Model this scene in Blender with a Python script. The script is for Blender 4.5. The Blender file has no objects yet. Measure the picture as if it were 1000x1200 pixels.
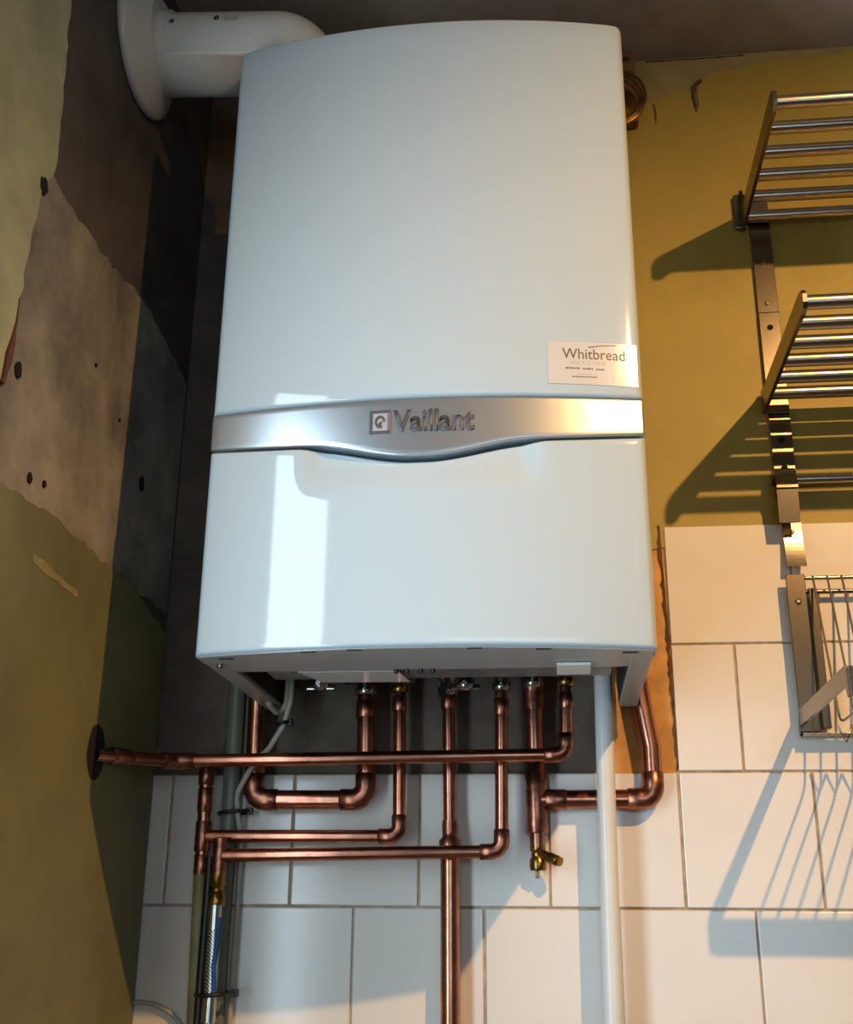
import bpy, bmesh, math, random
from mathutils import Vector, Matrix
random.seed(7)
PI = math.pi
SC = bpy.context.scene
COL = SC.collection

def lin(c):
    return tuple(((v/255)/12.92 if v/255 <= .04045 else ((v/255+.055)/1.055)**2.4) for v in c)

# ------------------------------------------------------------------ camera
CAM = Vector((.12613, -1.38711, -.24545))
yaw, pitch, roll, FPX = .11418, .34547, .00963, 1358.83
f = Vector((-math.sin(yaw)*math.cos(pitch), math.cos(yaw)*math.cos(pitch), math.sin(pitch)))
r0 = Vector((math.cos(yaw), math.sin(yaw), 0)); u0 = r0.cross(f)
r = r0*math.cos(roll)+u0*math.sin(roll); u = u0*math.cos(roll)-r0*math.sin(roll)
cd = bpy.data.cameras.new('camera'); cam = bpy.data.objects.new('camera', cd); COL.objects.link(cam)
M = Matrix.Identity(4)
for i in range(3):
    M[i][0] = r[i]; M[i][1] = u[i]; M[i][2] = -f[i]; M[i][3] = CAM[i]
cam.matrix_world = M
cd.sensor_fit = 'VERTICAL'; cd.sensor_height = 24; cd.lens = FPX/1200*24; cd.clip_start = .02
SC.camera = cam

# ------------------------------------------------------------------ sky, daylight, added rear fill, exposure
w = bpy.data.worlds.new('overcast_sky'); SC.world = w; w.use_nodes = True
w.node_tree.nodes['Background'].inputs[0].default_value = (.62, .74, .9, 1)
w.node_tree.nodes['Background'].inputs[1].default_value = 1.5
def daylight(name, loc, rot, sx, sy, power, color):
    l = bpy.data.lights.new(name, 'AREA'); l.shape = 'RECTANGLE'; l.size = sx; l.size_y = sy
    l.energy = power; l.color = color
    o = bpy.data.objects.new(name, l); COL.objects.link(o); o.location = loc; o.rotation_euler = rot
    return o
daylight('daylight_side_window', (-.375, -.835, -.15), (0, -PI/2, 0), 1.15, .325, 13.0, (.66, .86, 1.0))
daylight('added_rear_fill', (.45, -2.58, -.05), (PI/2, 0, 0), 1.1, .95, 4.5, (.72, .88, 1.0))  # cool ambient fill added behind the camera, from an invented window
LAMP = (.865, -1.27, .905); LAMP_POWER = 104.0; LAMP_COLOR = (1.0, .57, .22)
SC.view_settings.view_transform = 'Standard'; SC.view_settings.look = 'None'
SC.view_settings.exposure = 0.0; SC.view_settings.gamma = 1.0; SC.view_settings.use_curve_mapping = False

# ------------------------------------------------------------------ materials
def mat(name, col, rough=.5, metal=0., var=0., scale=20., bump=0., bscale=60., col2=None, coat=0., stretch=None, emit=None, spec=.5, detail=6):
    m = bpy.data.materials.new(name); m.use_nodes = True
    nt = m.node_tree; b = nt.nodes['Principled BSDF']; L = nt.links
    c = lin(col)
    b.inputs['Base Color'].default_value = (*c, 1); b.inputs['Roughness'].default_value = rough
    b.inputs['Metallic'].default_value = metal; b.inputs['Coat Weight'].default_value = coat
    b.inputs['Coat Roughness'].default_value = .04; b.inputs['Specular IOR Level'].default_value = spec
    if emit:
        b.inputs['Emission Color'].default_value = (*emit[0], 1); b.inputs['Emission Strength'].default_value = emit[1]
    tc = nt.nodes.new('ShaderNodeTexCoord'); vec = tc.outputs['Object']
    if stretch:
        mp = nt.nodes.new('ShaderNodeMapping'); mp.inputs['Scale'].default_value = stretch
        L.new(vec, mp.inputs['Vector']); vec = mp.outputs['Vector']
    if var or col2:
        n = nt.nodes.new('ShaderNodeTexNoise'); n.inputs['Scale'].default_value = scale; n.inputs['Detail'].default_value = detail
        n.inputs['Roughness'].default_value = .62
        L.new(vec, n.inputs['Vector'])
        rp = nt.nodes.new('ShaderNodeValToRGB'); L.new(n.outputs['Fac'], rp.inputs['Fac'])
        d = lin(col2) if col2 else tuple(max(0, x*(1-var)) for x in c)
        e = c if col2 else tuple(min(1, x*(1+var)) for x in c)
        rp.color_ramp.elements[0].position = .34; rp.color_ramp.elements[1].position = .66
        rp.color_ramp.elements[0].color = (*d, 1); rp.color_ramp.elements[1].color = (*e, 1)
        L.new(rp.outputs['Color'], b.inputs['Base Color'])
    if bump:
        n2 = nt.nodes.new('ShaderNodeTexNoise'); n2.inputs['Scale'].default_value = bscale; n2.inputs['Detail'].default_value = 8
        L.new(vec, n2.inputs['Vector'])
        bp = nt.nodes.new('ShaderNodeBump'); bp.inputs['Strength'].default_value = bump; bp.inputs['Distance'].default_value = .004
        L.new(n2.outputs['Fac'], bp.inputs['Height']); L.new(bp.outputs['Normal'], b.inputs['Normal'])
    return m

X = {}
X['bare'] = mat('bare_cement', (104, 92, 80), .9, var=.35, scale=9, bump=.5, bscale=35)
X['brown'] = mat('brown_mortar', (84, 76, 70), .92, var=.4, scale=7, bump=.7, bscale=40)
X['beige'] = mat('beige_plaster', (166, 156, 140), .85, col2=(110, 104, 96), scale=9, bump=.35, bscale=45)
X['olive_grey'] = mat('olive_grey_paint', (166, 166, 132), .6, var=.28, scale=7, bump=.12, bscale=30)
X['olive'] = mat('olive_paint', (124, 120, 78), .55, var=.2, scale=6, bump=.1, bscale=25)
X['ochre'] = mat('ochre_paint', (160, 139, 58), .55, var=.10, scale=5, bump=.12, bscale=25)
X['pale'] = mat('pale_olive_plaster', (150, 134, 84), .8, var=.2, scale=14, bump=.3, bscale=50)
X['ceiling'] = mat('ceiling_plaster', (158, 142, 126), .9, var=.22, scale=5, bump=.3, bscale=20)
X['sand'] = mat('sand_plaster', (196, 146, 84), .85, var=.28, scale=16, bump=.5, bscale=50)
X['glue'] = mat('tile_adhesive', (96, 66, 40), .9, var=.5, scale=40, bump=.8, bscale=80)
X['grout'] = mat('grout', (172, 155, 134), .9, var=.25, scale=60)
X['tile'] = mat('white_tile', (226, 219, 209), .16, var=.03, scale=5, bump=.03, bscale=6)
X['floor'] = mat('floor_boards', (92, 78, 64), .6, var=.3, scale=8)
X['roomwall'] = mat('room_paint', (120, 114, 100), .7, var=.06, scale=4)
X['enamel'] = mat('white_enamel', (176, 189, 195), .07, var=.01, scale=3, spec=.5)
X['under'] = mat('grey_painted_steel', (146, 146, 143), .35, var=.05, scale=20)
X['tray'] = mat('galvanised_steel', (118, 120, 120), .4, metal=.6, var=.2, scale=30)
X['dark'] = mat('interior_shade', (30, 29, 28), .8, var=.2, scale=20)  # near-black stands in for shade inside the casing
X['black'] = mat('black_plastic', (16, 16, 16), .4, var=.1, scale=30)
X['silver'] = mat('satin_silver', (196, 200, 204), .30, metal=.85, var=.03, scale=8)
X['letter'] = mat('letter_grey', (84, 84, 88), .4, metal=.2, var=.05, scale=40)
X['letter_hi'] = mat('letter_pale', (206, 200, 202), .3, metal=.5, var=.05, scale=40)
X['pink'] = mat('logo_pink_grey', (150, 118, 128), .35, metal=.4, var=.05, scale=40)
X['paper'] = mat('paper', (196, 192, 187), .13, var=.02, scale=30)
X['ink'] = mat('ink', (70, 60, 58), .5, var=.1, scale=80)
X['ink2'] = mat('pale_ink', (176, 164, 156), .5, var=.1, scale=80)
X['copper'] = mat('copper', (206, 142, 116), .24, metal=1, col2=(160, 102, 82), scale=26, bump=.05, bscale=50, stretch=(1, 1, 1))
X['copper_dull'] = mat('soldered_copper', (192, 128, 104), .32, metal=1, col2=(120, 76, 62), scale=70, bump=.12, bscale=90)
X['brass'] = mat('brass', (186, 148, 84), .3, metal=1, col2=(122, 92, 50), scale=60)
X['chrome'] = mat('chrome', (190, 190, 188), .2, metal=1, var=.15, scale=50)
X['steel'] = mat('brushed_steel', (170, 160, 144), .24, metal=1, var=.12, scale=40, stretch=(1, 12, 12), bump=.03, bscale=200)
X['steel2'] = mat('brushed_steel_plate', (116, 106, 92), .24, metal=1, var=.14, scale=40, stretch=(12, 1, 12), bump=.03, bscale=200)
X['screw'] = mat('screw_steel', (120, 112, 100), .35, metal=1, var=.2, scale=60)
X['plastic'] = mat('white_plastic', (220, 220, 216), .28, var=.03, scale=12)
X['flue'] = mat('white_flue_enamel', (214, 212, 204), .22, var=.05, scale=8)
X['greywaste'] = mat('grey_green_plastic', (112, 116, 100), .4, var=.15, scale=18)
X['cable'] = mat('pale_grey_cable', (176, 172, 160), .45, var=.08, scale=40)
X['cream'] = mat('cream_cable', (206, 190, 150), .45, var=.08, scale=40)
X['painted'] = mat('olive_painted_pipe', (140, 130, 86), .5, var=.25, scale=22, bump=.2, bscale=60)
X['blue'] = mat('blue_thread', (24, 74, 130), .45, var=.2, scale=60)
X['rust'] = mat('rust', (104, 66, 46), .8, var=.3, scale=60)
X['wood'] = mat('brown_board', (122, 84, 44), .6, var=.25, scale=12, stretch=(1, 1, .2))
X['frame'] = mat('window_frame_paint', (220, 218, 210), .4, var=.03, scale=12)
X['bulb'] = mat('bulb_glass', (255, 230, 190), .3, emit=((1, .62, .28), 12), var=.02)
X['scratch'] = mat('scratched_paint', (150, 138, 96), .7, var=.15, scale=50)
X['hole'] = mat('drill_hole', (24, 18, 14), .95, var=.3, scale=50)
gm = bpy.data.materials.new('window_glass'); gm.use_nodes = True
gb = gm.node_tree.nodes['Principled BSDF']; gb.inputs['Transmission Weight'].default_value = 1; gb.inputs['Roughness'].default_value = .02
X['glass'] = gm

# braided hose material
bm_ = bpy.data.materials.new('braided_steel'); bm_.use_nodes = True
nt = bm_.node_tree; b = nt.nodes['Principled BSDF']; b.inputs['Metallic'].default_value = .9; b.inputs['Roughness'].default_value = .3
tc = nt.nodes.new('ShaderNodeTexCoord'); wv = nt.nodes.new('ShaderNodeTexWave'); wv.inputs['Scale'].default_value = 160; wv.bands_direction = 'DIAGONAL'
rp = nt.nodes.new('ShaderNodeValToRGB'); rp.color_ramp.elements[0].color = (.12, .12, .13, 1); rp.color_ramp.elements[1].color = (.8, .8, .8, 1)
nt.links.new(tc.outputs['Object'], wv.inputs['Vector']); nt.links.new(wv.outputs['Fac'], rp.inputs['Fac']); nt.links.new(rp.outputs['Color'], b.inputs['Base Color'])
X['braid'] = bm_

# ------------------------------------------------------------------ mesh helpers
class B:
    def __init__(s): s.v = []; s.f = []; s.sm = []
    def add(s, vs, fs, smooth=False):
        o = len(s.v); s.v += [tuple(p) for p in vs]; s.f += [tuple(i+o for i in q) for q in fs]; s.sm += [smooth]*len(fs); return s
    def box(s, x0, x1, y0, y1, z0, z1, bev=0.):
        if bev <= 0:
            vs = [(x, y, z) for x in (x0, x1) for y in (y0, y1) for z in (z0, z1)]
            return s.add(vs, [(0, 1, 3, 2), (4, 6, 7, 5), (0, 4, 5, 1), (2, 3, 7, 6), (0, 2, 6, 4), (1, 5, 7, 3)])
        bm = bmesh.new(); bmesh.ops.create_cube(bm, size=1)
        for v in bm.verts: v.co = ((x0+x1)/2+v.co.x*(x1-x0), (y0+y1)/2+v.co.y*(y1-y0), (z0+z1)/2+v.co.z*(z1-z0))
        bmesh.ops.bevel(bm, geom=bm.edges[:], offset=bev, segments=2, profile=.5, affect='EDGES')
        bm.verts.index_update(); vs = [v.co[:] for v in bm.verts]; fs = [[v.index for v in q.verts] for q in bm.faces]; bm.free()
        return s.add(vs, fs)
    def tube(s, path, rad, n=14, cap=True):
        P = [Vector(p) for p in path]; R = rad if isinstance(rad, (list, tuple)) else [rad]*len(P)
        T = []
        for i in range(len(P)):
            a = P[max(i-1, 0)]; c = P[min(i+1, len(P)-1)]; T.append((c-a).normalized())
        ref = Vector((0, 0, 1)) if abs(T[0].z) < .9 else Vector((1, 0, 0))
        N = (ref-T[0]*ref.dot(T[0])).normalized(); vs = []; fs = []
        for i in range(len(P)):
            N = (N-T[i]*N.dot(T[i])).normalized(); Bn = T[i].cross(N)
            for k in range(n):
                a = 2*PI*k/n; vs.append(P[i]+(N*math.cos(a)+Bn*math.sin(a))*R[i])
        for i in range(len(P)-1):
            for k in range(n):
                fs.append((i*n+k, i*n+(k+1) % n, (i+1)*n+(k+1) % n, (i+1)*n+k))
        s.add(vs, fs, True)
        if cap: s.add(vs[:n], [tuple(range(n))[::-1]]); s.add(vs[-n:], [tuple(range(n))])
        return s
    def prism(s, pts, axis, a, b2):
        # pts 2-D outline extruded along an axis from a to b2
        def P(p, t): return {'x': (t, p[0], p[1]), 'y': (p[0], t, p[1]), 'z': (p[0], p[1], t)}[axis]
        n = len(pts); vs = [P(p, a) for p in pts]+[P(p, b2) for p in pts]
        fs = [tuple(range(n))[::-1], tuple(range(n, 2*n))]+[(i, (i+1) % n, n+(i+1) % n, n+i) for i in range(n)]
        return s.add(vs, fs)
    def lathe(s, prof, org, axis, n=32):
        A = Vector(axis).normalized(); ref = Vector((0, 0, 1)) if abs(A.z) < .9 else Vector((1, 0, 0))
        U = (ref-A*ref.dot(A)).normalized(); V = A.cross(U); O = Vector(org); vs = []; fs = []
        for (rr, h) in prof:
            for k in range(n):
                a = 2*PI*k/n; vs.append(O+A*h+(U*math.cos(a)+V*math.sin(a))*rr)
        for i in range(len(prof)-1):
            for k in range(n): fs.append((i*n+k, i*n+(k+1) % n, (i+1)*n+(k+1) % n, (i+1)*n+k))
        s.add(vs, fs, True)
        s.add(vs[:n], [tuple(range(n))[::-1]]); s.add(vs[-n:], [tuple(range(n))])
        return s
    def mesh(s, name):
        me = bpy.data.meshes.new(name); me.from_pydata(s.v, [], s.f)
        for p, q in zip(me.polygons, s.sm): p.use_smooth = q
        bm = bmesh.new(); bm.from_mesh(me); bmesh.ops.recalc_face_normals(bm, faces=bm.faces[:]); bm.to_mesh(me); bm.free()
        return me
    def obj(s, name, m, parent=None):
        me = s.mesh(name); me.materials.append(X[m]); return link(name, me, parent)
def link(name, me, parent=None):
    o = bpy.data.objects.new(name, me); COL.objects.link(o)
    if parent is not None: o.parent = parent; o.matrix_parent_inverse = parent.matrix_world.inverted()
    return o
def tag(o, label, cat, group=None):
    o['label'] = label; o['category'] = cat
    if group: o['group'] = group
    return o
def thing(name, label, cat, loc, group=None):
    o = bpy.data.objects.new(name, None); COL.objects.link(o); o.location = loc; o.empty_display_size = .05
    o.matrix_world = Matrix.Translation(loc)
    return tag(o, label, cat, group)
def struct(o, label=None):
    o['kind'] = 'structure'
    if label: o['label'] = label
    return o
def fillet(path, rad, n=7):
    P = [Vector(p) for p in path]; out = [P[0]]
    for i in range(1, len(P)-1):
        a = (P[i-1]-P[i]); b2 = (P[i+1]-P[i]); la, lb = a.length, b2.length; a.normalize(); b2.normalize()
        ang = a.angle(b2); t = min(rad/math.tan(ang/2), la*.49, lb*.49)
        if ang > 3.1: out.append(P[i]); continue
        p0, p1 = P[i]+a*t, P[i]+b2*t; rr = t*math.tan(ang/2)
        c = P[i]+(a+b2).normalized()*(rr/math.sin(ang/2))
        u0_, u1_ = p0-c, p1-c; tot = u0_.angle(u1_)
        for k in range(n+1):
            s_ = k/n; out.append(c+(u0_*math.sin((1-s_)*tot)+u1_*math.sin(s_*tot))/math.sin(tot))
    out.append(P[-1]); return out
def ragged(pts, step=.012, amp=.004, fixed=()):
    out = []
    n = len(pts)
    for i in range(n):
        a = Vector(pts[i]); c = Vector(pts[(i+1) % n]); L = (c-a).length; k = 1 if i in fixed else max(1, int(L/step))
        nrm = Vector((-(c-a).y, (c-a).x)).normalized()
        for j in range(k):
            p = a.lerp(c, j/k)
            if j: p = p+nrm*random.uniform(-amp, amp)
            out.append(tuple(p))
    return out

# ------------------------------------------------------------------ room shell
XL, ZC, ZF, XR, YR = -.366, .948, -1.45, 1.75, -2.6
wall_back = struct(B().box(XL-.1, XR+.1, .008, .11, ZF, ZC+.1).obj('wall_back', 'bare'))
wall_left = B()
wy0, wy1, wz0, wz1 = -1.0, -.67, -.74, .43
wall_left.box(XL-.1, XL, wy1, .008, ZF, ZC+.1)
wall_left.box(XL-.1, XL, YR-.1, wy0, ZF, ZC+.1)
wall_left.box(XL-.1, XL, wy0, wy1, ZF, wz0).box(XL-.1, XL, wy0, wy1, wz1, ZC+.1)
wall_left = struct(wall_left.obj('wall_left', 'brown'))
ceiling = struct(B().box(XL, XR, YR, .008, ZC, ZC+.1).obj('ceiling', 'ceiling'))
floor = struct(B().box(XL-.1, XR+.1, YR-.1, .11, ZF-.1, ZF).obj('floor', 'floor'))
wall_right = struct(B().box(XR, XR+.1, YR-.1, .008, ZF, ZC+.1).obj('wall_right', 'roomwall'))
rx0, rx1, rz0, rz1 = -.12, 1.02, -.55, .45  # opening for the added fill window
wr = B().box(XL, rx0, YR-.1, YR, ZF, ZC+.1).box(rx1, XR, YR-.1, YR, ZF, ZC+.1).box(rx0, rx1, YR-.1, YR, ZF, rz0).box(rx0, rx1, YR-.1, YR, rz1, ZC+.1)
struct(wr.obj('wall_rear', 'roomwall'))
def window(name, axis, c, a0, a1, z0, z1, t=.03):
    o = bpy.data.objects.new(name, None); COL.objects.link(o); struct(o)
    def bx(bb, p0, p1, q0, q1, d0, d1):
        return bb.box(d0, d1, p0, p1, q0, q1) if axis == 'x' else bb.box(p0, p1, d0, d1, q0, q1)
    fr = B(); bx(fr, a0, a0+t, z0, z1, c-.02, c+.02); bx(fr, a1-t, a1, z0, z1, c-.02, c+.02)
    bx(fr, a0+t, a1-t, z0, z0+t, c-.02, c+.02); bx(fr, a0+t, a1-t, z1-t, z1, c-.02, c+.02)
    fr.obj('window_frame', 'frame', o); g = B(); bx(g, a0+t, a1-t, z0+t, z1-t, c-.003, c+.003); g.obj('pane', 'glass', o)
window('window_1', 'x', XL-.07, wy0, wy1, wz0, wz1, .012)
window('added_fill_window', 'y', YR-.06, rx0, rx1, rz0, rz1)  # unseen window, added to go with the rear fill light

# --- layers on the left wall (y, z outlines)
def layer(name, pts, m, th, parent=wall_left, amp=.004, fixed=(), step=.012):
    return B().prism(ragged(pts, step, amp, fixed), 'x', XL-.001, XL+th).obj(name, m, parent)
layer('plaster_patch', [(-.004, .128), (-.004, .45), (-.08, .462), (-.19, .477), (-.31, .461), (-.41, .46), (-.452, .468), (-.474, .44), (-.482, .33), (-.49, .21), (-.60, .20), (-.60, .12)], 'beige', .0025, fixed=(0, 9, 10))
layer('paint_layer', [(-.655, .19), (-.50, .205), (-.486, .28), (-.478, .36), (-.472, .43), (-.45, .475), (-.458, .57), (-.468, .68), (-.475, .945), (-.655, .945)], 'olive_grey', .004, amp=.003, fixed=(7, 8, 9))
layer('paint_layer', [(-.004, ZF+.01), (-.004, .10), (-.08, .118), (-.14, .131), (-.204, .128), (-.355, .135), (-.465, .127), (-.655, .12), (-.655, ZF+.01)], 'olive', .004, amp=.003, fixed=(0, 7, 8))
layer('scratch_mark', [(-.39, .085), (-.33, .082), (-.285, .079), (-.28, .073), (-.34, .074), (-.388, .077)], 'scratch', .0046, amp=.002, step=.008)
layer('rust_streak', [(-.483, .305), (-.4815, .25), (-.489, .215), (-.494, .215), (-.4875, .26), (-.486, .305)], 'rust', .0046, amp=.002, step=.01)
for (y, z, rr) in ((-.4688, .4408, .009), (-.467, .2396, .007), (-.1335, .2554, .008), (-.4162, .152, .0045), (-.3853, .158, .0035), (-.30, .33, .002), (-.22, .30, .002)):
    pts = [(y+rr*math.cos(k/12*2*PI)*random.uniform(.75, 1.1), z+1.2*rr*math.sin(k/12*2*PI)*random.uniform(.75, 1.1)) for k in range(12)]
    B().prism(pts, 'x', XL-.001, XL+.0044).obj('drill_hole', 'hole', wall_left)
pts = [(-.190+.024*math.cos(k/28*2*PI)*random.uniform(.93, 1.05), -.072+.030*math.sin(k/28*2*PI)*random.uniform(.93, 1.05)) for k in range(28)]
B().prism(pts, 'x', XL-.001, XL+.0043).obj('pipe_hole', 'hole', wall_left)

# --- layers on the back wall
def blayer(name, pts, m, y0, amp=.003, fixed=(), step=.012):
    return B().prism(ragged(pts, step, amp, fixed), 'y', y0, .009).obj(name, m, wall_back)
blayer('plaster_band', [(.16, .80), (.16, ZC), (XR, ZC), (XR, .80)], 'pale', .005, fixed=(0, 1, 2, 3))
blayer('paint_layer', [(.16, .20), (.16, .868), (.275, .868), (.31, .884), (.335, .889), (.343, .862), (.347, .85), (.351, .868), (.354, .895), (.37, .915), (.41, .920), (.45, .927), (.57, .937), (.75, .942), (XR, .942), (XR, .20)], 'ochre', .002, amp=.0025, fixed=(0, 1, 13, 14), step=.009)
blayer('plaster_strip', [(.178, -.075), (.178, .24), (.268, .24), (.268, -.075)], 'sand', .004, fixed=(0, 1, 2, 3))
blayer('adhesive_edge', [(.2562, .230), (.2592, .231), (.2626, .10), (.2655, -.066), (.2620, -.069), (.2596, .10)], 'glue', .001, amp=.0015, step=.006, fixed=(1,))
blayer('crack', [(.2810, .9452), (.36, .9445), (.42, .945), (.42, .9442), (.36, .9436), (.281, .9444)], 'glue', .0030, amp=.0006)
blayer('crack', [(.343, .895), (.3445, .87), (.346, .849), (.349, .85), (.3475, .872), (.35, .896), (.3585, .903), (.356, .907)], 'glue', .0012, amp=.001, step=.008)
blayer('crack', [(.2865, .868), (.2885, .845), (.2895, .83), (.291, .845), (.289, .868)], 'glue', .0012, amp=.001, step=.008)

# --- wall tiles
S, X0, Z0 = .15032, .26294, -.22174
B().box(XL, XR, .0026, .0085, ZF, Z0+S-.0005).obj('grout_bed', 'grout', wall_back)
B().box(.2635, XR, .0026, .0085, Z0+S-.0005, Z0+3*S-.001).obj('grout_bed', 'grout', wall_back)
tile_mesh = {}
def tile(x0, x1, z0, z1):
    g = .0014; key = (round(x1-x0, 4), round(z1-z0, 4))
    if key not in tile_mesh:
        me = B().box(-(x1-x0)/2+g, (x1-x0)/2-g, 0, .008, -(z1-z0)/2+g, (z1-z0)/2-g, .0012).mesh('wall_tile')
        me.materials.append(X['tile']); tile_mesh[key] = me
    o = link('wall_tile', tile_mesh[key]); o.parent = wall_back
    o.location = ((x0+x1)/2+random.uniform(-.0003, .0003), random.uniform(0, .0005), (z0+z1)/2)
    o.rotation_euler = (random.uniform(-.003, .003), 0, random.uniform(-.003, .003))
for row in range(-8, 3):
    z0 = Z0+row*S; z1 = z0+S
    if z1 < ZF+.02: continue
    z0 = max(z0, ZF+.002)
    off = 0 if row % 2 == 0 else .5
    xmin = XL+.001 if row <= 0 else .263
    for k in range(-6, 12):
        a = X0+(k+off)*S; c = a+S
        a2, c2 = max(a, xmin), min(c, XR-.002)
        if c2-a2 > .012: tile(a2, c2, z0, z1)

# ------------------------------------------------------------------ boiler
RB, SAG, HW = .878, .35, .22
def ys(x): return -.35+RB-math.sqrt(RB*RB-x*x)
boiler = thing('combi_boiler', 'white wall-hung boiler with bowed front and silver band, above copper pipes', 'boiler', (0, -.18, 0))
def smooth(t): t = max(0, min(1, t)); return t*t*(3-2*t)
def panel(name, zlo, zhi, m, off=0., scoop=None, nx=56, nz=26, hw=HW, ex=.006, ez=.004, back=.03, dep=.006):
    # bowed plate with rounded edges, following the front curve
    def edge(n, lo, hi, e):
        L = [(lo, 1.), (lo+e*.08, .6), (lo+e*.3, .28), (lo+e*.62, .07), (lo+e, 0.)]
        mid = [(lo+e+(hi-lo-2*e)*k/n, 0.) for k in range(1, n)]
        return L+mid+[(hi-(p-lo), d) for p, d in L[::-1]]
    xs = edge(nx, -hw, hw, ex); zs = edge(nz, 0, 1, .0001)
    b = B(); vs = []; W = len(xs)
    rows = None
    for x, dx in xs:
        lo, hi = zlo(x), zhi(x); col = edge(nz, lo, hi, ez); rows = len(col)
        for z, dz in col:
            y = ys(x)-off+min(1, math.hypot(dx, dz))*dep
            if scoop: y += scoop(x, z)
            vs.append((x, y, z))
    fs = [(i*rows+j, (i+1)*rows+j, (i+1)*rows+j+1, i*rows+j+1) for i in range(W-1) for j in range(rows-1)]
    b.add(vs, fs, True)
    ring = [i*rows for i in range(W)]+[(W-1)*rows+j for j in range(1, rows)]+[i*rows+rows-1 for i in range(W-2, -1, -1)]+[j for j in range(rows-2, 0, -1)]
    n = len(ring); rv = [vs[i] for i in ring]; bv = [(p[0], p[1]+back, p[2]) for p in rv]
    b.add(rv+bv, [(i, (i+1) % n, n+(i+1) % n, n+i) for i in range(n)])
    return b.obj(name, m, boiler)
def top_z(x):
    rr = .010; d = abs(x)-(HW-rr)
    return .72-(rr-math.sqrt(max(0, rr*rr-d*d)) if d > 0 else 0)
band_hi = lambda x: .2515+.002*(x/HW)**4
def band_lo(x):
    base = .2035+.0105*(x/HW)**2
    return base-.0145*smooth((.112-abs(x+.002))/.105)
panel('upper_panel', lambda x: band_hi(x)+.0012, top_z, 'enamel')
panel('silver_band', lambda x: band_lo(x)+.0010, lambda x: band_hi(x)-.0010, 'silver', off=-.0003, ex=.002, ez=.0014, nz=10, dep=.0022)
def scoop(x, z):
    dpt = smooth((.125-abs(x))/.03)*smooth((z-.150)/.045)
    return .010*dpt
panel('flap_panel', lambda x: .0, lambda x: band_lo(x)-.0014, 'enamel', scoop=scoop, nx=70, nz=40)
cs = B().box(-.217, -.2155, -.31, -.036, 0, .716).box(.2155, .217, -.31, -.036, 0, .716).box(-.217, .217, -.31, -.036, .714, .716).box(-.2155, .2155, -.038, -.036, .05, .714)
cs.box(-.2155, .2155, -.31, -.306, .03, .714)
cs.obj('casing', 'enamel', boiler)
# underside
for sx in (-1, 1):
    B().box(min(sx*.197, sx*.2175), max(sx*.197, sx*.2175), -.30, -.036, -.0015, .004, .001).obj('side_rail', 'under', boiler)
    B().box(min(sx*.1965, sx*.1985), max(sx*.1965, sx*.1985), -.24, -.036, .004, .05).obj('side_rail', 'dark', boiler)  # inner plate coloured dark as the shaded gap along the rail
n = 40; fr = [(-.2165+.433*k/n, ys(-.2165+.433*k/n)+.004) for k in range(n+1)]
B().prism(fr+[(.2165, -.262), (.19, -.252), (-.19, -.252), (-.2165, -.262)], 'z', -.0012, .003).obj('front_lip', 'under', boiler)
B().box(-.172, .182, -.2475, -.186, .004, .008).obj('inner_tray', 'tray', boiler)
B().box(-.196, .196, -.30, -.04, .052, .056).obj('chassis_floor', 'dark', boiler)  # coloured dark so the open underside reads as deep shade
B().prism([(-.134, -.2505), (-.032, -.2505), (-.026, -.196), (-.118, -.198)], 'z', -.0022, -.0014).obj('rating_label', 'paper', boiler)
B().box(.127, .160, -.277, -.232, -.0045, -.0015, .0008).obj('catch_tab', 'plastic', boiler)
for (x, y) in ((-.033, -.252), (-.022, -.252), (-.008, -.252), (.004, -.252)):
    B().lathe([(.0020, -.004), (.0026, -.003), (.0026, 0)], (x, y, -.001), (0, 0, 1), 12).obj('clip_screw', 'black', boiler)
for (x, y) in ((-.19, -.315), (-.105, -.338), (-.06, -.343), (.052, -.343), (.115, -.335), (.195, -.315)):
    B().box(x-.007, x+.007, y-.001, y+.002, -.002, -.0011).obj('seam_slot', 'dark', boiler)
B().lathe([(.0028, -.004), (.0034, -.002), (.0034, 0)], (-.203, -.29, -.001), (0, 0, 1), 12).obj('screw_head', 'screw', boiler)

for (x, y, z) in ((-.1485, -.062, .016), (.0215, -.062, .014)):
    kn = B().lathe([(.004, 0), (.009, .002), (.0105, .006), (.0105, .012), (.006, .014), (.005, .034)], (x, y, z), (0, 0, 1), 20).obj('filling_valve', 'chrome', boiler)
    B().box(x-.017, x+.017, y-.003, y+.003, z+.001, z+.007, .0012).obj('valve_wing', 'chrome', kn)
    B().tube([(x, y-.004, z+.008), (x, y-.018, z+.006)], .0028, 10).obj('valve_stem', 'chrome', kn)
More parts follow.
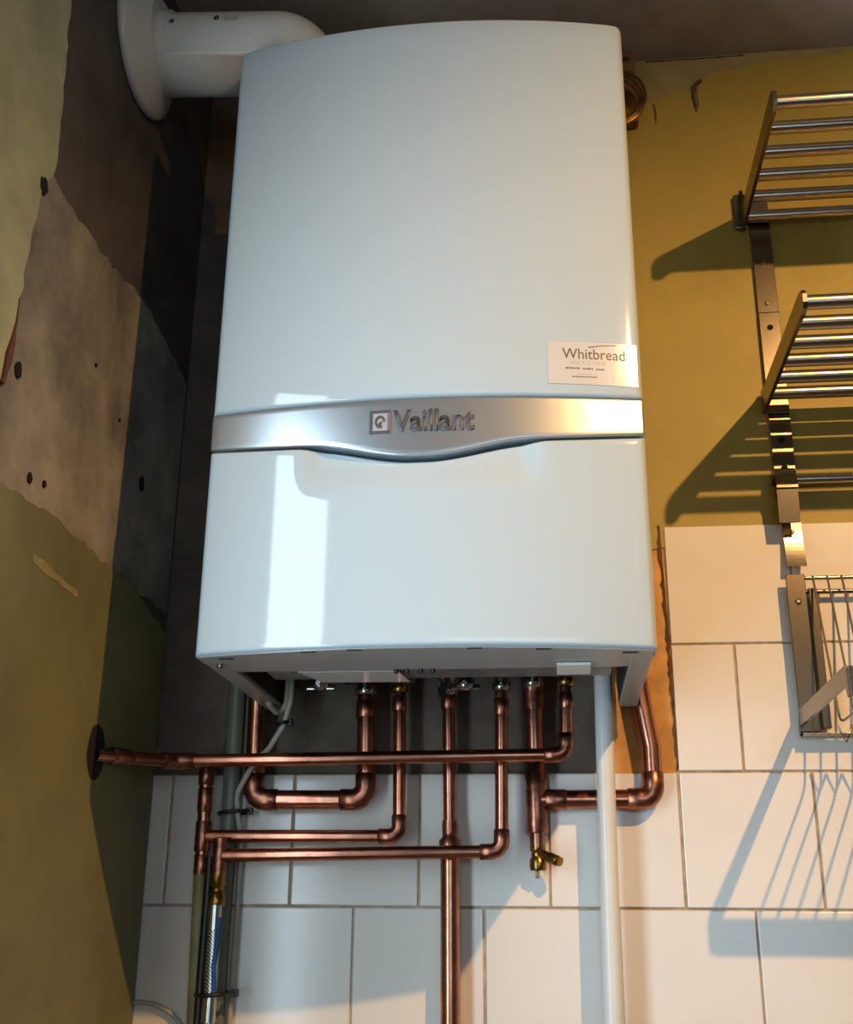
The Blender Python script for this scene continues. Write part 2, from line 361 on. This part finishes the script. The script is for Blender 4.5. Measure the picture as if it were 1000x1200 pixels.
# lettering on the band and sticker
def text_part(name, txt, x0, x1, z0, z1, m, parent, lift, depth=.0008, bold=0., ybase=ys, italic=0.):
    cu = bpy.data.curves.new('txt', 'FONT'); cu.body = txt; cu.size = 1; cu.offset = bold; cu.resolution_u = 3; cu.shear = italic
    to = bpy.data.objects.new('txt', cu); COL.objects.link(to)
    bpy.context.view_layer.update()
    dg = bpy.context.evaluated_depsgraph_get()
    me = bpy.data.meshes.new_from_object(to.evaluated_get(dg))
    bpy.data.objects.remove(to); bpy.data.curves.remove(cu)
    bm = bmesh.new(); bm.from_mesh(me); bmesh.ops.subdivide_edges(bm, edges=[e for e in bm.edges if e.calc_length() > .3], cuts=2)
    vx = [v.co.x for v in bm.verts]; vy = [v.co.y for v in bm.verts]
    ax, bx_, ay, by = min(vx), max(vx), min(vy), max(vy)
    for v in bm.verts:
        x = x0+(v.co.x-ax)/(bx_-ax)*(x1-x0); z = z0+(v.co.y-ay)/(by-ay)*(z1-z0)
        v.co = (x, ybase(x)-lift, z)
    ex = bmesh.ops.extrude_face_region(bm, geom=bm.faces[:])
    for v in [g for g in ex['geom'] if isinstance(g, bmesh.types.BMVert)]: v.co.y -= depth
    bmesh.ops.recalc_face_normals(bm, faces=bm.faces[:])
    bm.to_mesh(me); bm.free(); me.materials.clear(); me.materials.append(X[m]); me.name = name
    return link(name, me, parent)
band = [c for c in boiler.children if c.name.startswith('silver_band')][0]
text_part('lettering', 'Vaillant', -.0272, .0535, .2145, .2385, 'letter', band, -.0006, .0012, .026)
def curved_slab(pts, lift, th, m, name, parent):
    n_ = len(pts); v0 = [(p[0], ys(p[0])-lift, p[1]) for p in pts]; v1 = [(p[0], ys(p[0])-lift-th, p[1]) for p in pts]
    return B().add(v0+v1, [tuple(range(n_)), tuple(range(n_, 2*n_))]+[(i, (i+1) % n_, n_+(i+1) % n_, n_+i) for i in range(n_)]).obj(name, m, parent)
# logo: a square frame with a rounded ring inside
lx0, lx1, lz0, lz1 = -.0505, -.0297, .2140, .2390
t = .0030
for q in ([(lx0, lz0), (lx1, lz0), (lx1, lz0+t), (lx0, lz0+t)], [(lx0, lz1-t), (lx1, lz1-t), (lx1, lz1), (lx0, lz1)],
          [(lx0, lz0+t), (lx0+t, lz0+t), (lx0+t, lz1-t), (lx0, lz1-t)]):
    curved_slab(q, -.0006, .0014, 'letter', 'emblem_frame', band)
curved_slab([(lx1-t, lz0+t), (lx1, lz0+t), (lx1, lz1-t), (lx1-t, lz1-t)], -.0006, .0014, 'pink', 'emblem_frame', band)
curved_slab([(lx0+t, lz0+t), (lx1-t, lz0+t), (lx1-t, lz1-t), (lx0+t, lz1-t)], -.0008, .0010, 'letter_hi', 'emblem_plate', band)
cx, cz = (lx0+lx1)/2, (lz0+lz1)/2
ringv = [(cx+rr*.0052*math.cos(a), cz+rr*.0068*math.sin(a)) for rr in (1, .62) for a in [k/24*2*PI for k in range(21)]]
vv = [(x, ys(x)-.0004, z) for x, z in ringv]+[(x, ys(x)-.0012, z) for x, z in ringv]
B().add(vv, [(42+i, 42+i+1, 63+i+1, 63+i) for i in range(20)]+[(i, i+1, 42+i+1, 42+i) for i in range(20)]+[(21+i, 21+i+1, 63+i+1, 63+i) for i in range(20)]).obj('emblem_ring', 'letter', band)
curved_slab([(cx-.0026, cz-.0062), (cx-.0008, cz-.0066), (cx+.0022, cz-.001), (cx+.0014, cz+.0012), (cx-.0014, cz-.0012)], -.0006, .0012, 'letter', 'emblem_ring', band)

# sticker
def grid_slab(x0, x1, z0, z1, lift, th, nseg=12):
    xs = [x0+(x1-x0)*k/nseg for k in range(nseg+1)]
    v0 = [(x, ys(x)-lift-th, z) for x in xs for z in (z0, z1)]; v1 = [(x, ys(x)-lift, z) for x in xs for z in (z0, z1)]
    N = len(v0); fs = []
    for i in range(nseg): fs += [(2*i, 2*i+2, 2*i+3, 2*i+1), (2*i, N+2*i, N+2*i+2, 2*i+2), (2*i+1, 2*i+3, N+2*i+3, N+2*i+1)]
    fs += [(0, 1, N+1, N), (N-2, N-1, 2*N-1, 2*N-2)]
    return B().add(v0+v1, fs)
stk = grid_slab(.1265, .2160, .2655, .3125, .0002, .0005).obj('sticker', 'paper', boiler); stk['label'] = 'printed paper sticker'
text_part('sticker_lettering', 'Whitbread', .1415, .2040, .2935, .3050, 'ink', stk, .0006, .0003, .0)
text_part('sticker_lettering', 'H E A T I N G', .1500, .1840, .2878, .2912, 'ink2', stk, .0006, .0003, .0)
for q in ([(.168, .3062), (.180, .3088), (.196, .3100), (.196, .3108), (.180, .3096), (.167, .3072)],):
    curved_slab(q, .0006, .0003, 'ink', 'sticker_swoosh', stk)
def dashes(x0, x1, z, h, m):
    x = x0
    while x < x1:
        L = random.uniform(.0012, .0034); xe = min(x+L, x1); curved_slab([(x, z), (xe, z), (xe, z+h*random.uniform(.7, 1.)), (x, z+h)], .0006, .0002, m, 'sticker_line', stk); x = xe+.0006
dashes(.1445, .1585, .2822, .0018, 'ink'); dashes(.1615, .1715, .2820, .0017, 'ink'); dashes(.1745, .1825, .2818, .0017, 'ink')
dashes(.1565, .1705, .2762, .0014, 'ink2'); dashes(.1505, .1750, .2732, .0013, 'ink')

# ------------------------------------------------------------------ flue
FY, FZ, FR = -.25, .79, .05
flue = thing('flue_pipe', 'white round flue pipe running from boiler top into the patchy side wall', 'flue', (XL, FY, FZ))
path = fillet([(XL+.002, FY, FZ+.001), (-.170, FY, FZ-.014), (-.169, FY, .7215)], .0525, 14)
B().tube(path, FR, 40).obj('tube', 'flue', flue)
B().tube([(XL+.006, FY, FZ), (XL+.04, FY, FZ)], FR+.002, 40).obj('collar', 'flue', flue)
B().lathe([(.089, 0), (.091, .003), (.090, .008), (.082, .013), (.070, .018), (.060, .023), (.0515, .028)], (XL+.001, FY-.016, FZ+.004), (1, 0, 0), 56).obj('wall_flange', 'flue', flue)
for x in (-.318, -.262):
    a = .12
    d = Vector((0, -math.cos(a), math.sin(a)))
    p = Vector((x, FY, FZ))+d*(FR-.001)
    B().lathe([(.0034, 0), (.0034, .0016), (.0018, .0022), (.0012, .0010)], p, d, 14).obj('screw', 'screw', flue)
lb = []
for i in range(6):
    a = .19-.16*i/5
    lb += [(-.252, FY-math.cos(a)*(FR+.0004), FZ+math.sin(a)*(FR+.0004)), (-.234, FY-math.cos(a)*(FR+.0004), FZ+math.sin(a)*(FR+.0004))]
B().add(lb, [(2*i, 2*i+1, 2*i+3, 2*i+2) for i in range(5)]).obj('flue_label', 'ink2', flue)

# ------------------------------------------------------------------ copper pipes
R15, R22 = .0075, .011
def sleeve(p, d, L, rr, m='copper_dull', name='coupling', parent=None):
    p = Vector(p); d = Vector(d).normalized()
    return B().tube([p-d*L/2, p-d*(L/2-.001), p+d*(L/2-.001), p+d*L/2], [rr+.0003, rr+.0010, rr+.0010, rr+.0003], 20).obj(name, m, parent)
def elbow(path3, rad, rr, parent, arm=.010):
    a, c, e = [Vector(p) for p in path3]
    d1 = (a-c).normalized(); d2 = (e-c).normalized(); t = rad
    pts = fillet([c+d1*(t+arm), c, c+d2*(t+arm)], rad, 10)
    R = [rr+.0004]+[rr+.0014]*(len(pts)-2)+[rr+.0004]
    pts = [pts[0], pts[0].lerp(pts[1], .06)]+pts[1:-1]+[pts[-1].lerp(pts[-2], .06), pts[-1]]
    R = [rr+.0003, rr+.0014]+[rr+.0014]*(len(pts)-4)+[rr+.0014, rr+.0003]
    B().tube(pts, R, 20).obj('elbow', 'copper_dull', parent)
def run(name, label, pts, rr, bend, group='copper pipes under the boiler', elbows=True):
    th = thing(name, label, 'pipe', pts[0], group)
    B().tube(fillet(pts, bend, 9), rr, 20).obj('tube', 'copper', th)
    if elbows:
        for i in range(1, len(pts)-1):
            a = (Vector(pts[i-1])-Vector(pts[i])).angle(Vector(pts[i+1])-Vector(pts[i]))
            if a < 2.2: elbow(pts[i-1:i+2], bend, rr, th)
    return th
def valve(p, parent, lever=(1, -.3, 0), rr=.0105, m='chrome'):
    p = Vector(p)
    B().lathe([(rr*.8, -.014), (rr*1.15, -.012), (rr*1.15, -.004), (rr*.85, -.003), (rr*.85, .004), (rr*1.2, .005), (rr*1.2, .014)], p, (0, 0, 1), 6).obj('valve_body', m, parent)
    d = Vector(lever).normalized()
    B().tube([p, p+Vector((0, -.016, 0))], .004, 10).obj('valve_stem', m, parent)
    q = p+Vector((0, -.016, 0)); side = d.cross(Vector((0, 1, 0))).normalized()*.0035
    B().add([q-side-d*.004, q+side-d*.004, q+side*.8+d*.022, q-side*.8+d*.022]+[v+Vector((0, -.003, 0)) for v in (q-side-d*.004, q+side-d*.004, q+side*.8+d*.022, q-side*.8+d*.022)],
            [(0, 1, 2, 3), (4, 5, 6, 7), (0, 1, 5, 4), (1, 2, 6, 5), (2, 3, 7, 6), (3, 0, 4, 7)]).obj('valve_lever', m, parent)
TOP = .046
# P1 : long horizontal, goes into the left wall
p1 = run('copper_pipe', 'long thin copper pipe crossing in front of the others into the patchy side wall', [(XL+.002, -.188, -.074), (-.3154, -.068, -.065), (.134, -.068, -.0605), (.137, -.068, TOP)], R15, .014)
sleeve((-.315, -.068, -.065), (1, .1, 0), .022, R15+.0012, parent=p1); sleeve((-.350, -.150, -.071), (.4, .93, .05), .03, R15+.0008, parent=p1)
sleeve((.1365, -.068, .0), (0, 0, 1), .018, R15, parent=p1); valve((.137, -.068, .030), p1, (-1, -.2, .2), .009, 'brass')
# P2 : U bend
p2 = run('copper_pipe', 'thick copper pipe bent into a U below the boiler beside the grey-green pipe', [(-.1005, -.027, TOP), (-.0975, -.027, -.105), (-.231, -.027, -.1045), (-.2335, -.027, .06)], R22, .02)
sleeve((-.2315, -.027, -.066), (0, 0, 1), .014, R22+.0006, parent=p2); sleeve((-.100, -.027, .0), (0, 0, 1), .02, R22, parent=p2); valve((-.1005, -.027, .030), p2, (-1, -.2, -.1), .012)
# P3
p3 = run('copper_pipe', 'thin copper pipe turning into the upper of two level branches', [(-.0597, -.03, TOP), (-.0573, -.03, -.1462), (-.288, -.03, -.1462)], R15, .014)
sleeve((-.0595, -.03, .006), (0, 0, 1), .018, R15, parent=p3); valve((-.0597, -.03, .032), p3, (1, -.2, -.2), .009, 'brass')
# P4
p4 = run('copper_pipe', 'thin copper pipe turning into the lower of two level branches', [(.0622, -.046, TOP), (.0600, -.046, -.1635), (-.258, -.046, -.1685)], R15, .014)
sleeve((.0618, -.046, -.002), (0, 0, 1), .02, R15, parent=p4); valve((.0622, -.046, .030), p4, (1, -.2, .1), .009)
# P5
p5 = thing('copper_pipe', 'straight copper pipe that widens below a coupling and drops down the tiles', 'pipe', (0, -.023, TOP), 'copper pipes under the boiler')
B().tube([(-.0022, -.023, TOP), (.0002, -.023, -.150)], R15, 20).obj('tube', 'copper', p5)
B().tube([(.0002, -.023, -.150), (.0030, -.023, -.70)], R22, 22).obj('tube', 'copper', p5)
B().tube([(.0002, -.023, -.128), (.0002, -.023, -.136), (.0002, -.023, -.140), (.0003, -.023, -.146), (.0003, -.023, -.150), (.0003, -.023, -.158)], [.0088, .0092, .0088, .0088, .0128, .0128], 22).obj('reducer', 'copper_dull', p5)
sleeve((-.002, -.023, .010), (0, 0, 1), .02, R15, parent=p5); valve((-.0022, -.023, .030), p5, (-.3, -.2, -1), .011)
# P6
p6 = thing('copper_pipe', 'thick copper pipe with a tee, drain cock and branch rising beside the boiler', 'pipe', (.0985, -.0155, TOP), 'copper pipes under the boiler')
B().tube([(.0985, -.0155, TOP), (.099, -.0155, -.140)], R22, 22).obj('tube', 'copper', p6)
pts = [(.099, -.0155, -.1045), (.2325, -.0155, -.1035), (.2325, -.0155, -.045), (.2240, -.0152, .012), (.2130, -.015, .10)]
B().tube(fillet(pts, .02, 9), R22, 22).obj('tube', 'copper', p6); elbow(pts[0:3], .02, R22, p6)
B().tube([(.0989, -.0155, -.062), (.0989, -.0155, -.063), (.0992, -.0155, -.140), (.0992, -.0155, -.142)], [R22+.0004, R22+.0016, R22+.0016, R22+.0004], 22).obj('tee', 'copper_dull', p6)
sleeve((.122, -.0155, -.1043), (1, 0, 0), .024, R22, name='tee', parent=p6)
B().tube([(.0985, -.0155, .000), (.0985, -.0155, TOP)], .0135, 22).obj('coupling', 'copper_dull', p6)
B().tube([(.0992, -.0155, -.138), (.0994, -.0155, -.158)], R15+.001, 18).obj('reducer', 'copper_dull', p6)
cock = B().lathe([(.0085, 0), (.0095, .002), (.0095, .012), (.0075, .014), (.0075, .020), (.009, .021), (.009, .026)], (.0995, -.0155, -.182), (0, 0, 1), 18).obj('drain_cock', 'brass', p6)
B().tube([(.0995, -.0165, -.162), (.112, -.0265, -.168), (.1245, -.0365, -.1735)], [.0052, .0052, .0052], 14).obj('hose_tail', 'brass', cock)
B().lathe([(.0058, 0), (.0062, .001), (.0062, .012), (.0058, .013)], (.1125, -.0270, -.1683), (.72, -.6, -.35), 14).obj('hose_tail', 'brass', cock)
B().box(.0965, .1005, -.0175, -.0135, -.190, -.182, .0006).obj('spindle', 'brass', cock)
valve((.0985, -.034, .036), p6, (1, -.2, .2), .010)
# bundle at the left
t7 = run('copper_pipe', 'upright copper pipe in the hose bundle, painted olive lower down the tiles', [(-.2885, .002, -.066), (-.2885, -.03, -.066), (-.287, -.03, -.186)], R15, .012)
B().tube([(-.287, -.03, -.184), (-.2830, -.028, -.345), (-.279, -.026, -.70)], .0082, 18).obj('tube', 'painted', t7)
sleeve((-.288, -.03, -.105), (0, 0, 1), .028, R15, parent=t7); sleeve((-.2874, -.03, -.1462), (0, 0, 1), .034, R15+.0006, name='tee', parent=t7); sleeve((-.287, -.03, -.178), (0, 0, 1), .022, R15, parent=t7)
hose = thing('braided_hose', 'silver braided hose with brass nuts hanging below the lower copper branch', 'hose', (-.259, -.05, -.70))
B().tube([(-.261, -.048, -.216), (-.2605, -.052, -.25), (-.2595, -.052, -.31), (-.2605, -.05, -.40), (-.262, -.05, -.70)], .0068, 18).obj('tube', 'braid', hose)
B().tube([(-.2612, -.046, -.150), (-.261, -.046, -.192)], R15+.001, 18).obj('tee', 'copper_dull', hose)
B().lathe([(.0095, 0), (.0105, .002), (.0105, .013), (.008, .015), (.008, .022), (.0098, .023), (.0098, .036)], (-.261, -.047, -.224), (0, 0, 1), 6).obj('nut', 'brass', hose)
B().tube([(-.2605, -.052, -.222), (-.2605, -.052, -.248)], .0078, 18).obj('ferrule', 'chrome', hose)
B().tube([(-.2598, -.052, -.318), (-.260, -.052, -.342)], .0078, 18).obj('ferrule', 'chrome', hose)
B().tube([(-.2545+.0006, -.056, -.235), (-.2538, -.057, -.26), (-.256, -.0586, -.285), (-.254, -.057, -.315)], .0028, 10).obj('thread', 'blue', hose)
# waste and drain pipes
wp = thing('waste_pipe', 'white plastic waste pipe dropping straight from boiler to bottom of the tiles', 'pipe', (.178, -.046, -.7))
B().tube([(.1800, -.044, TOP), (.1778, -.0385, -.127), (.1760, -.0375, -.34), (.1725, -.0375, -.70)], .0105, 24).obj('tube', 'plastic', wp)
gp = thing('waste_pipe', 'grey-green plastic pipe behind the braided hose, rising beside the boiler', 'pipe', (-.262, -.018, -.7))
B().tube([(-.2640, -.011, .22), (-.2620, -.011, -.098), (-.2640, -.011, -.26), (-.2630, -.011, -.70)], .0104, 20).obj('tube', 'greywaste', gp)
gp2 = thing('conduit', 'slim grey-green conduit between the grey-green waste pipe and U-bent copper pipe', 'pipe', (-.247, -.008, -.2))
B().tube([(-.2450, -.010, .22), (-.2440, -.010, -.09)], .0065, 16).obj('tube', 'greywaste', gp2)
dk = thing('conduit', 'dark slim hose running down between painted pipe and braided hose', 'pipe', (-.272, -.045, -.7))
B().tube([(-.2740, -.040, -.17), (-.2735, -.042, -.215), (-.2745, -.042, -.30), (-.2760, -.042, -.70)], .0050, 14).obj('tube', 'black', dk)
# cables
def cable(name, label, pts, rr, m, bend=.02):
    o = B().tube(fillet(pts, bend, 8), rr, 10).obj(name, m); tag(o, label, 'cable'); return o
cable('power_cable', 'pale grey cable looping from boiler underside down behind the copper pipe', [(-.1805, -.075, .05), (-.1812, -.072, .004), (-.190, -.062, -.022), (-.2098, -.050, -.0495), (-.2244, -.046, -.0605), (-.2336, -.046, -.0758), (-.2490, -.034, -.098), (-.2500, -.020, -.1215), (-.2465, -.012, -.148), (-.2470, -.008, -.1735), (-.2475, -.008, -.257), (-.2485, -.008, -.345), (-.250, -.008, -.70)], .0032, 'cable', .03)
cable('power_cable', 'short grey cable tied under the boiler bottom rail', [(-.205, -.10, .02), (-.2045, -.085, -.003), (-.199, -.06, -.010), (-.190, -.055, .000), (-.186, -.07, .03)], .0036, 'cable', .015)
cable('telephone_cable', 'thin grey cable curving across the tile beside the olive painted wall', [(-.362, -.004, -.3265), (-.350, -.0045, -.3262), (-.335, -.005, -.3285), (-.318, -.005, -.3365), (-.305, -.005, -.348), (-.298, -.005, -.40), (-.297, -.005, -.70)], .0026, 'cable', .015)
# cable ties
def tie(label, pts, rr):
    o = thing('cable_tie', label, 'cable tie', pts[0], 'black cable ties')
    B().tube(pts, rr, 8).obj('strap', 'black', o)
    p = Vector(pts[-1]); B().box(p.x-.004, p.x+.004, p.y-.004, p.y+.004, p.z-.004, p.z+.004, .001).obj('lock', 'black', o)
def loop(cx_, cy_, z, a, b2, n_=18): return [(cx_+a*math.cos(k/n_*2*PI), cy_+b2*math.sin(k/n_*2*PI), z+.0015*math.cos(k/n_*2*PI)) for k in range(n_+1)]
tie('black cable tie round grey pipe and cable above the copper branches', loop(-.2555, -.0165, -.118, .0185, .0145), .0022)
tie('black cable tie round braided hose and cables low in the bundle', loop(-.259, -.033, -.315, .0215, .030), .0022)
tie('small black cable tie on cable loop under the boiler bottom rail', loop(-.1905, -.062, -.022, .0065, .0075), .0020)

# ------------------------------------------------------------------ steel shelves on the right wall
XE = 1.16
def shelf(label, z, ysr, x0, yf, tab=.016):
    th = thing('wall_shelf', label, 'shelf', (x0, 0, z), 'steel rod shelves')
    for x in (x0, XE):
        pts = [(-.004, z-.014), (-.004, z+tab), (-.010, z+tab), (-.022, z+.014), (-.12, z+.013), (yf+.02, z+.012), (yf+.006, z+.009), (yf, z+.002), (yf, z-.008), (yf+.004, z-.014), (yf+.014, z-.016), (yf+.03, z-.014)]
        B().prism(pts, 'x', x, x+.0045).obj('side_plate', 'steel2', th)
        if tab > .03: B().box(x-.0075, x+.0085, -.0055, -.0015, z-.010, z+tab-.003, .001).obj('wall_clip', 'steel2', th)
    me = None
    for y in ysr:
        if me is None:
            me = B().tube([(0, 0, 0), (XE-x0-.005, 0, 0)], .0082, 18).mesh('rod'); me.materials.append(X['steel'])
        o = link('rod', me, th); o.location = (x0+.0045-th.location.x, y, 0); o.matrix_parent_inverse = Matrix.Identity(4)
    return th
shelf('upper steel shelf of round rods, high on the ochre wall', .660, [-.2455, -.1995, -.1535, -.1075, -.0615, -.0160], .3925, -.262, .046)
shelf('lower steel shelf of round rods, between the upper shelf and the tiles', .389, [-.2585, -.2130, -.1680, -.1235, -.0790, -.0340], .3965, -.275)
rail = thing('wall_rail', 'upright steel strip screwed to the wall behind the rod shelves', 'rail', (.416, 0, .17))
for (z0, z1, d) in ((.520, .690, .0045), (.375, .519, .0055), (.262, .374, .0045)):
    B().box(.4035, .4300, -d, .0015, z0, z1, .0006).obj('strip', 'steel2', rail)
for (z, dd) in ((.594, 0), (.5335, 1), (.497, 2), (.338, 2), (.300, 2)):
    if dd == 2: B().lathe([(.0040, 0), (.0040, .0012)], (.4165, -.0050, z), (0, -1, 0), 14).obj('screw_hole', 'hole', rail)
    else: B().lathe([(.0038, 0), (.0034, .0016), (.0015, .002), (.0012, .0008)], (.4165, -.0040, z), (0, -1, 0), 14).obj('screw', 'screw', rail)
# hanging rail with hook bracket
hr = thing('hanging_rail', 'steel hanging rail with square hook bracket, over the tile edge', 'rail', (.41, 0, .22))
B().prism([(-.0055, .276), (-.0055, .292), (-.024, .292), (-.030, .288), (-.0375, .2655), (-.0375, .2620), (-.0345, .2605), (-.0315, .219), (-.0285, .219), (-.0310, .262), (-.0340, .2645), (-.0270, .282)], 'x', .3985, .4235).obj('bracket', 'steel2', hr)
B().tube([(.4235, -.024, .2765), (XE, -.024, .2765)], .0062, 16).obj('rod', 'steel', hr)
hb = []
for k in range(13):
    s_ = k/12; hb.append((-.006-.016*max(0, s_-.25)**1.8, .232-.064*s_))
B().prism(hb+[(y-.003, z) for y, z in hb[::-1]], 'x', .4060, .4285).obj('hook_strip', 'steel', hr)
B().lathe([(.0030, 0), (.0026, .0014), (.0012, .001)], (.417, -.009, .214), (0, -1, 0), 12).obj('screw', 'screw', hr)
# dish rack
dr = thing('dish_rack', 'steel wire dish rack on the tiles below the hanging rail', 'dish rack', (.41, 0, -.03))
for x, s_ in ((.4015, 1), (XE-.025, -1)):
    B().box(x, x+.0225, -.020, -.0165, -.030, .1575, .0008).obj('back_plate', 'steel2', dr)
    B().prism([(-.010, -.034), (-.010, -.022), (-.020, -.005), (-.250, -.003), (-.256, -.006), (-.256, -.032), (-.250, -.034), (-.244, -.021), (-.02, -.023), (-.016, -.034)], 'x', x, x+.004).obj('arm', 'steel2', dr)
    B().lathe([(.0036, 0), (.0036, .0010), (.002, .002)], (x+.012, -.0200, .1235), (0, -1, 0), 14).obj('rivet', 'steel', dr)
B().box(.4265, .4365, -.020, -.004, -.026, .140, .0008).obj('back_plate', 'steel2', dr)
B().tube([(.424, -.019, .1525), (XE-.02, -.019, .1525)], .0026, 10).obj('top_rod', 'steel', dr)
B().tube([(.424, -.012, .1375), (XE-.02, -.012, .1375)], .0030, 10).obj('top_rod', 'steel2', dr)
B().box(.404, XE-.003, -.020, -.006, -.036, -.031, .0008).obj('base_rail', 'steel', dr)
B().box(.4055, XE-.003, -.256, -.253, -.034, -.004, .0008).obj('front_rail', 'steel2', dr)
wm = B().tube(fillet([(0, -.0215, .154), (0, -.024, .146), (0, -.078, -.026), (0, -.095, -.030), (0, -.253, -.030)], .012, 4), .0014, 8).mesh('wire'); wm.materials.append(X['steel'])
zm = B().tube([(0, -.060, -.029), (.0083, -.062, -.048), (.0166, -.060, -.029)], .0016, 8).mesh('wire'); zm.materials.append(X['steel'])
k = 0
while .4318+.0167*k < XE-.03:
    for me in (wm, zm):
        o = link('wire', me); o.parent = dr; o.location = (.4325+.0167*k-.41, 0, .03)
    k += 1

# ------------------------------------------------------------------ brass coil beside the boiler top
bc = thing('brass_fitting', 'brass coiled fitting on a brown board, half hidden behind boiler top corner', 'fitting', (.25, 0, .80))
B().box(.215, .2640, -.018, .001, .826, .945, .002).obj('board', 'wood', bc)
for (rr, y, tr) in ((.040, -.050, .0022), (.036, -.046, .0022), (.032, -.042, .0022)):
    B().tube([(.2320+rr*math.cos(a), y, .842+rr*1.15*math.sin(a)) for a in [k/36*2*PI for k in range(37)]], tr, 10, cap=False).obj('coil', 'brass', bc)
B().lathe([(.032, 0), (.032, .010), (.028, .016), (.012, .020), (.010, .024)], (.232, -.018, .845), (0, -1, 0), 36).obj('brass_cap', 'brass', bc)
B().lathe([(.004, 0), (.004, .003), (.002, .004)], (.256, -.018, .906), (0, -1, 0), 12).obj('screw', 'chrome', bc)
B().tube([(.244, -.024, .93), (.256, -.024, .930)], .0022, 8).obj('bracket', 'black', bc)

# ------------------------------------------------------------------ ceiling lamp (outside the frame, to the right)
lp = thing('ceiling_lamp', 'small warm bulb on a white ceiling rose', 'lamp', (LAMP[0], LAMP[1], ZC))
B().lathe([(.045, 0), (.045, -.008), (.036, -.014), (.018, -.016)], (LAMP[0], LAMP[1], ZC), (0, 0, 1), 32).obj('ceiling_rose', 'plastic', lp)
B().lathe([(.012, 0), (.016, -.004), (.016, -.010), (.008, -.012)], (LAMP[0], LAMP[1], ZC-.012), (0, 0, 1), 20).obj('bulb', 'bulb', lp)
ld = bpy.data.lights.new('bulb_light', 'SPOT'); ld.spot_size = math.radians(117); ld.spot_blend = 1.0; ld.energy = LAMP_POWER; ld.color = LAMP_COLOR; ld.shadow_soft_size = .011
lo = bpy.data.objects.new('bulb_light', ld); COL.objects.link(lo); lo.location = LAMP
lo.rotation_euler = (Vector((.55, -.1, -.60))-Vector(LAMP)).to_track_quat('-Z', 'Y').to_euler()
